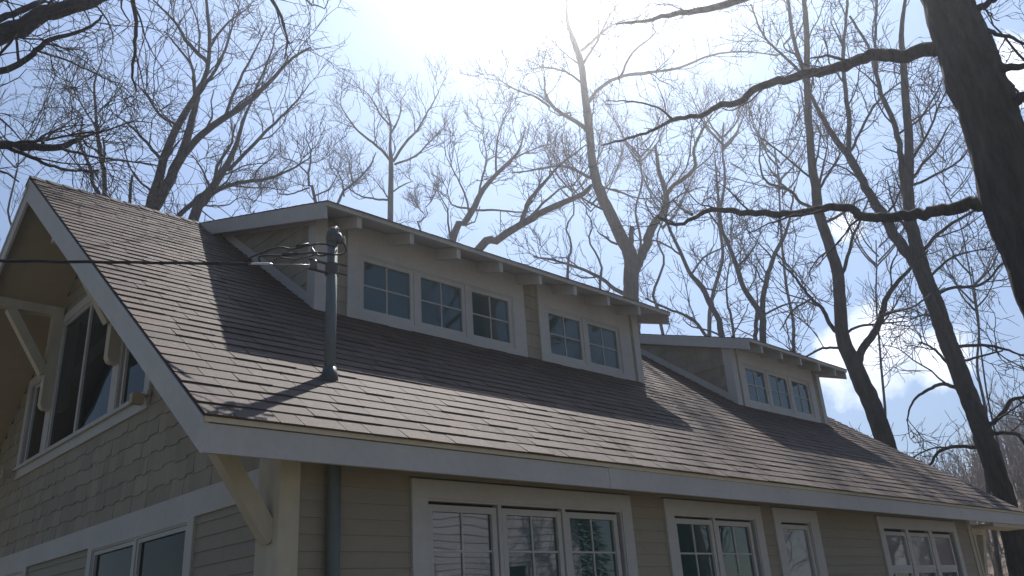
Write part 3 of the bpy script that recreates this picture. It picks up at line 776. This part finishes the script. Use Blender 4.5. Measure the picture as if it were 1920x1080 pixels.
tree('leaning bare tree behind the middle of the long dormer with a dense fine crown', 32,
     [(848, 452), (866, 425), (889, 389), (904, 358), (931, 327), (959, 299), (974, 280), (985, 240)], [14, 13, 12, 10, 8, 6, 4, 2],
     [([(893, 394), (931, 394), (978, 398), (1000, 395)], 4, 1.6, .03, 1), ([(888, 392), (850, 385), (838, 361)], 4, 1.5, .05, 1.2),
      ([(895, 378), (905, 330), (912, 295), (905, 250)], 4, 1.5, .05, 1.3), ([(880, 400), (870, 360), (850, 320), (835, 290)], 3.5, 1.3, -.05, 1.3),
      ([(931, 327), (930, 290), (935, 250), (950, 210)], 4, 1.5, .05, 1.3), ([(959, 299), (1000, 280), (1040, 268)], 3, 1.3, .05, 1.2)],
     (2.4, 1.2, .7), (6, 4, 3), G_BACK, up=.25, m='barkpale')
tree('pale bare tree with a broken-ended limb leaning right behind the long dormer', 30,
     [(893, 472), (920, 458), (955, 435), (985, 416), (1022, 395), (1060, 378), (1095, 363), (1110, 347)], [17, 16, 15, 14, 13, 11, 10, 7],
     [([(975, 422), (984, 400), (992, 377), (1021, 342), (1052, 307), (1099, 272)], 9, 2.5, .04, 1), ([(985, 416), (1020, 380), (1050, 355), (1090, 345)], 5, 1.6, .04, 1)],
     (2.0, 1.1, .7), (4, 4, 4), G_BACK, m='barkpale', up=.25)
tree('tallest middle bare tree, smooth forked trunk climbing into the sun glare', 34,
     [(1183, 562), (1184, 512), (1181, 475), (1166, 446), (1146, 405), (1128, 365), (1118, 340), (1109, 288), (1102, 218), (1095, 163), (1089, 117), (1078, 82), (1064, 40), (1062, -20)], [30, 29, 27, 24, 22, 20, 18, 16, 15, 13, 12, 9, 6, 4],
     [([(1188, 513), (1204, 478), (1216, 446), (1230, 414), (1245, 397), (1249, 365), (1235, 320), (1229, 272)], 18, 5, .03, .8),
      ([(1243, 395), (1257, 354), (1288, 331), (1303, 311), (1301, 280), (1319, 241), (1335, 215)], 8, 3, -.04, 1),
      ([(1182, 460), (1185, 426)], 10, 9, 0, 0),
      ([(1102, 243), (1070, 222), (1039, 202), (1023, 175), (1021, 144)], 8, 2.5, .05, 1),
      ([(1030, 200), (1000, 180), (960, 165), (925, 140)], 4, 1.5, .06, 1.2),
      ([(1116, 338), (1078, 319), (1047, 311), (1000, 319), (960, 325)], 6, 2, .04, 1),
      ([(1095, 160), (1070, 140), (1039, 128), (1010, 125)], 4, 1.5, .05, 1),
      ([(1103, 190), (1128, 163), (1163, 144), (1218, 136), (1272, 128), (1330, 105), (1389, 97), (1459, 103)], 6, 2, -.03, .9),
      ([(1163, 144), (1185, 100), (1215, 75), (1230, 60)], 4, 2, .04, .8),
      ([(1090, 95), (1124, 66), (1148, 47), (1200, 30)], 5, 2, .04, .8),
      ([(1093, 120), (1118, 80), (1140, 35), (1160, 5)], 4.5, 2, .04, .8),
      ([(1178, 555), (1150, 540), (1117, 516), (1058, 493), (1000, 481)], 8, 3, .04, 1.2),
      ([(1113, 345), (1160, 360), (1200, 372), (1240, 370)], 4, 1.6, .04, 1)],
     (2.6, 1.4, .8), D6, G_BACK, m='barkpale', up=.2)
tree('bare tree arching left between the two dormers', 36,
     [(1353, 632), (1348, 601), (1329, 566), (1318, 539), (1294, 513), (1277, 475), (1259, 437), (1248, 408), (1240, 360)], [12, 11, 11, 10, 8, 7, 6, 5, 2],
     [([(1296, 515), (1321, 481), (1356, 464), (1385, 440)], 4, 1.5, .04, 1.2), ([(1318, 540), (1350, 545), (1380, 530)], 3, 1.4, .05, 1.1),
      ([(1280, 480), (1240, 455), (1200, 450), (1170, 455)], 3.5, 1.4, .05, 1.2), ([(1326, 632), (1297, 598), (1254, 580), (1210, 560)], 6, 3, .02, 1.2)],
     (2.4, 1.3, .7), D6, G_BACK, up=.2)
tree('bare tree with three crossing stems right above the small dormer roof', 38,
     [(1431, 643), (1431, 598), (1417, 574), (1394, 539), (1382, 502), (1367, 461), (1353, 429), (1350, 400), (1345, 350), (1340, 290)], [13, 13, 11, 10, 9, 8, 7, 6, 4, 2],
     [([(1431, 600), (1431, 560), (1440, 513), (1455, 472), (1472, 440), (1481, 408), (1490, 350)], 10, 3, .03, 1),
      ([(1415, 641), (1418, 600), (1420, 580)], 8, 7, 0, 0),
      ([(1376, 632), (1370, 590), (1364, 569), (1363, 525), (1370, 484)], 5, 2, .02, 1.2),
      ([(1455, 475), (1485, 505), (1520, 545), (1540, 570)], 3, 1.5, .04, 1.2),
      ([(1432, 590), (1475, 570), (1505, 568)], 4, 2, .04, 1.2),
      ([(1356, 435), (1330, 400), (1315, 380)], 4, 1.5, .04, 1.2), ([(1382, 502), (1410, 470), (1430, 430)], 4, 1.5, -.04, 1.2)],
     (2.5, 1.3, .8), D6, G_BACK, up=.2)
tree('tall dark bare tree whose stem passes right of the small dormer', 26,
     [(1665, 845), (1645, 785), (1622, 728), (1606, 692), (1587, 655), (1578, 617), (1575, 558), (1571, 513), (1558, 469), (1543, 424), (1533, 390), (1530, 355), (1522, 303), (1517, 233), (1513, 156), (1513, 97), (1511, 39), (1505, -20)],
     [35, 34, 33, 31, 27, 24, 22, 21, 20, 19, 19, 18, 15, 13, 12, 11, 10, 7],
     [([(1609, 680), (1614, 660), (1638, 626), (1656, 582), (1667, 549), (1706, 504), (1740, 470)], 15, 4, .03, .8),
      ([(1577, 522), (1587, 490), (1599, 445), (1614, 410), (1630, 370)], 7, 2.5, .03, .8),
      ([(1577, 632), (1555, 605), (1540, 576), (1519, 558), (1490, 519), (1460, 490)], 8, 3, .03, 1),
      ([(1522, 560), (1487, 582), (1462, 620)], 4, 2, .03, 1),
      ([(1584, 653), (1543, 653), (1513, 668), (1490, 672)], 5, 2, .03, 1.1),
      ([(1585, 625), (1614, 611), (1667, 605), (1703, 602)], 5, 2, .03, 1.1),
      ([(1509, 140), (1489, 78), (1478, 0), (1475, -50)], 8, 4, .03, 1),
      ([(1512, 160), (1497, 132), (1470, 105), (1431, 66), (1408, 8)], 6, 2.5, .04, 1),
      ([(1522, 335), (1480, 300), (1435, 264), (1410, 250)], 4, 1.6, .04, 1.2),
      ([(1530, 392), (1500, 380), (1482, 358), (1439, 342), (1425, 311), (1425, 264)], 6, 2.2, .04, 1.2),
      ([(1533, 358), (1544, 311), (1552, 270)], 5, 2, .04, 1), ([(1534, 358), (1563, 311), (1580, 280)], 5, 2, -.03, 1)],
     (2.4, 1.2, .7), D6, G_BACK, up=.12)
tree('ivy-dark leaning bare tree forking high, at the far right end of the roof', 27,
     [(1925, 1120), (1905, 1030), (1885, 945), (1863, 873), (1839, 801), (1815, 738), (1792, 680), (1774, 632), (1759, 587), (1736, 528), (1724, 493), (1717, 454), (1706, 410), (1703, 350), (1705, 272), (1698, 187), (1694, 117), (1690, 58), (1700, -20)],
     [44, 42, 40, 38, 36, 34, 33, 32, 31, 30, 30, 24, 22, 19, 16, 14, 12, 9, 5],
     [([(1722, 500), (1682, 448), (1662, 413), (1640, 380), (1622, 350), (1594, 296), (1563, 257), (1536, 210), (1517, 171)], 20, 6, .04, .8),
      ([(1592, 292), (1591, 218), (1583, 156), (1581, 97), (1587, 31), (1590, -30)], 9, 4, .04, 1),
      ([(1596, 282), (1629, 214), (1657, 179), (1696, 148)], 5, 2.5, .04, .8),
      ([(1700, 395), (1690, 311), (1680, 241), (1657, 187), (1641, 136), (1629, 89), (1594, 31)], 11, 4, .03, 1),
      ([(1641, 130), (1641, 60), (1645, -10)], 6, 3, .03, 1),
      ([(1730, 470), (1762, 436), (1795, 413), (1835, 392)], 7, 5, .03, .8),
      ([(1752, 560), (1780, 540), (1839, 534), (1875, 499), (1900, 480)], 6, 3, .03, 1.1),
      ([(1740, 520), (1790, 480), (1850, 465)], 5, 2, .03, 1.1),
      ([(1795, 650), (1845, 647), (1887, 656), (1925, 670)], 6, 3, .03, 1.1),
      ([(1795, 680), (1830, 670), (1880, 658)], 5, 3, .03, 1),
      ([(1780, 684), (1745, 650), (1720, 642)], 5, 2, .03, 1.1),
      ([(1758, 600), (1735, 590), (1706, 599)], 5, 2.5, .03, 1),
      ([(1795, 728), (1767, 720), (1735, 734), (1711, 754), (1700, 790)], 7, 2.5, .03, 1),
      ([(1845, 840), (1791, 837), (1759, 849), (1742, 873), (1720, 880)], 7, 3, .03, 1),
      ([(1845, 805), (1879, 777), (1895, 750), (1925, 744)], 9, 6, -.02, 1),
      ([(1855, 812), (1902, 813), (1925, 838)], 7, 5, -.02, 1),
      ([(1708, 300), (1740, 250), (1760, 200), (1780, 160)], 5, 2, .04, 1.2),
      ([(1706, 350), (1750, 330), (1800, 300), (1830, 260)], 5, 2, .04, 1.2)],
     (2.4, 1.2, .7), D6, G_BACK, up=.1)
# thinner trees farther back, each with its own stem and crown
far = [('faint bare tree low behind the gable peak at the far left', 40, [(20, 480), (22, 400), (30, 330), (25, 270)], 5),
       ('slender bare tree behind the leaning pale limb', 44, [(1065, 500), (1068, 450), (1075, 400), (1070, 340)], 5),
       ('slender bare tree left of the tall middle trunk, above the dormer eave', 42, [(1125, 540), (1120, 480), (1105, 420), (1110, 360)], 5),
       ('slender bare tree right of the tall middle trunk, crown under the lower oak limb', 44, [(1235, 590), (1230, 520), (1240, 450), (1250, 380)], 6),
       ('faint bare tree with its crown above the lower oak limb, right of the middle trunk', 46, [(1190, 560), (1195, 450), (1205, 340), (1200, 250)], 6),
       ('faint tall bare tree crossing the upper oak limb, left of the dark stem', 45, [(1330, 620), (1345, 480), (1350, 340), (1360, 230)], 8),
       ('faint tall bare tree right of the crossing-stem tree', 45, [(1490, 670), (1485, 540), (1470, 400), (1460, 280)], 7),
       ('faint bare tree between the two dark stems, low crown', 44, [(1660, 850), (1650, 700), (1640, 560), (1650, 450)], 6),
       ('faint bare tree right of the ivy-dark stem', 44, [(1850, 900), (1840, 760), (1830, 620), (1820, 500)], 7),
       ('faint tall bare tree with its crown beside the big oak trunk', 42, [(1890, 900), (1850, 720), (1790, 420), (1768, 260)], 4),
       ('faint bare tree peeking just over the near dormer roof edge', 40, [(470, 420), (468, 400), (475, 375)], 3),
       ('faint bare tree just over the long dormer roof right of the rounded tree', 42, [(790, 440), (790, 410), (800, 385)], 3.5)]
for lab, H, tr, w0 in far:
    (x0, y0), (x1, y1) = tr[len(tr)//2], tr[-1]; lim = []
    for k in range(6 if len(tr) > 3 else 4):
        f = rnd.uniform(.25, .95); bx_ = x0+(x1-x0)*f; by_ = y0+(y1-y0)*f; sgn = 1 if k % 2 else -1
        l_ = (90 if len(tr) > 3 else 30)*rnd.uniform(.7, 1.2)
        lim.append(([(bx_, by_), (bx_+sgn*l_*.35, by_-l_*.4), (bx_+sgn*l_*.62, by_-l_)], w0*.5, 1.2, rnd.uniform(-.05, .06), 1.2))
    tr = [tr[0]]+[(x+rnd.uniform(-11, 11), y) for x, y in sum([[((p[0]+q[0])/2, (p[1]+q[1])/2), q] for p, q in zip(tr, tr[1:])], [])]
    n_ = len(tr); tree(lab, H, tr, list(np.linspace(w0, w0*.35, n_)), lim, (2.4, 1.3, .8) if n_ > 5 else (1.2, .8, .5), (5, 4, 3), 'thin bare trees farther behind the house', rmin=.0085, up=.25)

# wooded hillside: far-off mass of bare trees
tm = TreeMesh(); nb = 1500
az = np.radians(R_.uniform(62, 108, nb)); dd = R_.uniform(60, 150, nb)
X = dd*np.sin(az); Y = dd*np.cos(az); Z = np.array([hill_h(a, b) for a, b in zip(X, Y)])-.3
hh = R_.uniform(5, 9, nb); K = 6; P = np.zeros((nb, K, 3)); lean = R_.randn(nb, 2)*.06
for k in range(K):
    s = k/(K-1); P[:, k, 0] = X+lean[:, 0]*hh*s+R_.randn(nb)*.08; P[:, k, 1] = Y+lean[:, 1]*hh*s+R_.randn(nb)*.08; P[:, k, 2] = Z+hh*s
r = R_.uniform(.05, .12, nb)[:, None]*np.linspace(1, .25, K)[None]
tm.add(P, r, 4)
A, a = children(P, r, 9, 1.0, 2.8, K=5, t0=.25, up=.35, rmin=.025); tm.add(A, a, 3)
B, b = children(A, a, 4, .5, 1.3, K=3, t0=.2, up=.3, rmin=.02); tm.add(B, b, 3)
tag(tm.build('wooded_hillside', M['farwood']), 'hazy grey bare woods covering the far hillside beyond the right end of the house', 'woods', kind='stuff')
# pale rounded bare shrub by the far end of the house
def shrub(loc, rad, n, label, m='barkpale'):
    tm = TreeMesh(); d = norm(R_.randn(n, 3)); d[:, 2] = np.abs(d[:, 2])+.15; d = norm(d)
    P = np.zeros((n, 6, 3)); P[:, 0] = np.array(loc)+R_.randn(n, 3)*[.15, .15, 0]
    for k in range(1, 6):
        d = norm(d+R_.randn(n, 3)*.12+np.array([0, 0, -.03*k])); P[:, k] = P[:, k-1]+d*(rad/5)
    r = np.full((n, 1), .014)*np.linspace(1, .4, 6)[None]; tm.add(P, r, 3)
    A, a = children(P, r, 5, rad*.2, rad*.45, K=4, up=.05, rmin=.005); tm.add(A, a, 3)
    o = tm.build('shrub', M[m]); tag(o, label, 'shrub'); return o
shrub(tuple(np.r_[at(1872, 1120, 30)[:2], GZ-.1]), 2.9, 260, 'pale rounded bare shrub low beyond the far end of the house')
shrub(tuple(np.r_[at(1935, 1120, 33)[:2], GZ-.1]), 2.4, 160, 'darker small bare shrub at the foot of the far right tree', 'bark')

# ------------------------------------------------------------------ the other side of the street, seen in the panes
nh = empty('neighbour_house', (14.5, -17, GZ)); tag(nh, 'pale lap-sided house across the yard, mirrored in the front windows', 'house')
nx0, nx1, ny0, ny1, nz = 10.5, 19.5, -21, -13.5, 2.2
NP = lambda u, z, o: (u, ny1+o, z)
MB().prism([(nx0, ny1-.02, GZ), (nx1, ny1-.02, GZ), (nx1, ny1-.02, nz), ((nx0+nx1)/2, ny1-.02, nz+3), (nx0, ny1-.02, nz)], (0, ny0-ny1, 0)).build('wall', M['neigh'], nh)
laps(NP, nx0, nx1, GZ+.2, nz, [(12.2, 13.3, -1.6, .4), (16, 17.2, -1.6, .4)], rev=.2, phase=0).build('lap_siding', M['neigh'], nh)
for a in (12.25, 16.05):
    mb = MB(); rect_frame(mb, NP, a, a+1.0, -1.55, .35, .1, .1, .1, .1, 0, .05); f = mb.build('window', M['white'], nh)
    mb = MB(); bx(mb, NP, a+.1, a+.9, -1.45, .25, 0, .02); mb.build('pane', M['glassd'], f)
for s in (-1, 1):
    c_ = (nx0+nx1)/2; e_ = c_+s*5.1
    MB().prism([(c_, ny1+.5, nz+3.1), (e_, ny1+.5, nz-.28), (e_, ny1+.5, nz-.42), (c_, ny1+.5, nz+2.95)], (0, ny0-ny1-1, 0)).build('roof', M['darkroof'], nh)
def plain_tree(label, x, y, h, r0, name='bare_tree'):
    pts = [np.array([x, y, GZ-.2])+np.array([math.sin(s*2)*.5, math.cos(s*3)*.3, s*h]) for s in np.linspace(0, 1, 6)]
    root = empty(name, tuple(pts[0])); tag(root, label, 'tree', 'bare trees across the yard')
    P, r = resample(pts, [r0, r0*.8, r0*.5, r0*.15], 24)
    t = TreeMesh(); t.add(P[None], r[None], 10); t.build('trunk', M['bark'], root)
    t = TreeMesh(); A, a = children(P[None], r[None], 16, 2.5, 4.5, t0=.25, K=10, up=.3, rr=.45, rmin=.03); t.add(A, a, 5); t.build('limb', M['bark'], root)
    t = TreeMesh(); twigs(t, A, a, (1.8, 1.0, .6), (6, 4, 3), .009); t.build('crown', M['twig'], root)
plain_tree('bare tree across the yard behind the viewer, nearest the pale house', 21.5, -10.5, 10, .25)
plain_tree('bare tree across the yard behind the viewer, in open lawn to the right', 33, -15, 9, .22)
plain_tree('bare tree across the yard behind the viewer, far to the right', 52, -17, 9, .22)
plain_tree('bare tree across the yard behind the viewer, left of the pale house', 5.5, -16, 13, .3)
# conifer mirrored in the second window
root = empty('conifer', (21.5, -15.5, GZ)); tag(root, 'dark green conifer across the yard beside the pale house', 'tree')
MB().tube([(21.5, -15.5, GZ-.2), (21.5, -15.5, GZ+8)], [.2, .04], 8).build('trunk', M['bark'], root, True)
mb = MB()
for i in range(4200):
    s = rnd.random()**.8; z = GZ+.6+s*7.6; rr = (1-s)*2.1*math.sqrt(rnd.uniform(.1, 1)); a = rnd.uniform(0, 6.283)
    p = np.array([21.5+rr*math.cos(a), -15.5+rr*math.sin(a), z-rr*.25]); q = np.array([math.cos(a), math.sin(a), -.3])*.22
    w_ = np.array([-math.sin(a), math.cos(a), rnd.uniform(-.5, .5)])*.07
    mb.poly([p-w_, p+q-w_*.3, p+q+w_*.3, p+w_])
mb.build('crown', M['conifer'], root, fix=False)

# ------------------------------------------------------------------ haze for sun glare
HAZE = True
if HAZE:
    mb = MB().box(-60, 175, -80, 175, GZ-1.5, 32)  # haze volume added to wash out the trees toward the sun like glare
    hz = mb.build('haze', M['black']); hz.data.materials.clear()
    m = bpy.data.materials.new('glare_haze'); m.use_nodes = True; n = m.node_tree.nodes; n.clear()
    v = n.new('ShaderNodeVolumePrincipled'); v.inputs['Color'].default_value = (.93, .95, 1, 1); v.inputs['Density'].default_value = .0019
    v.inputs['Anisotropy'].default_value = .87
    o = n.new('ShaderNodeOutputMaterial'); m.node_tree.links.new(v.outputs[0], o.inputs['Volume']); hz.data.materials.append(m)
    tag(hz, 'thin haze volume added to veil the view toward the sun with glare', 'haze', kind='stuff')
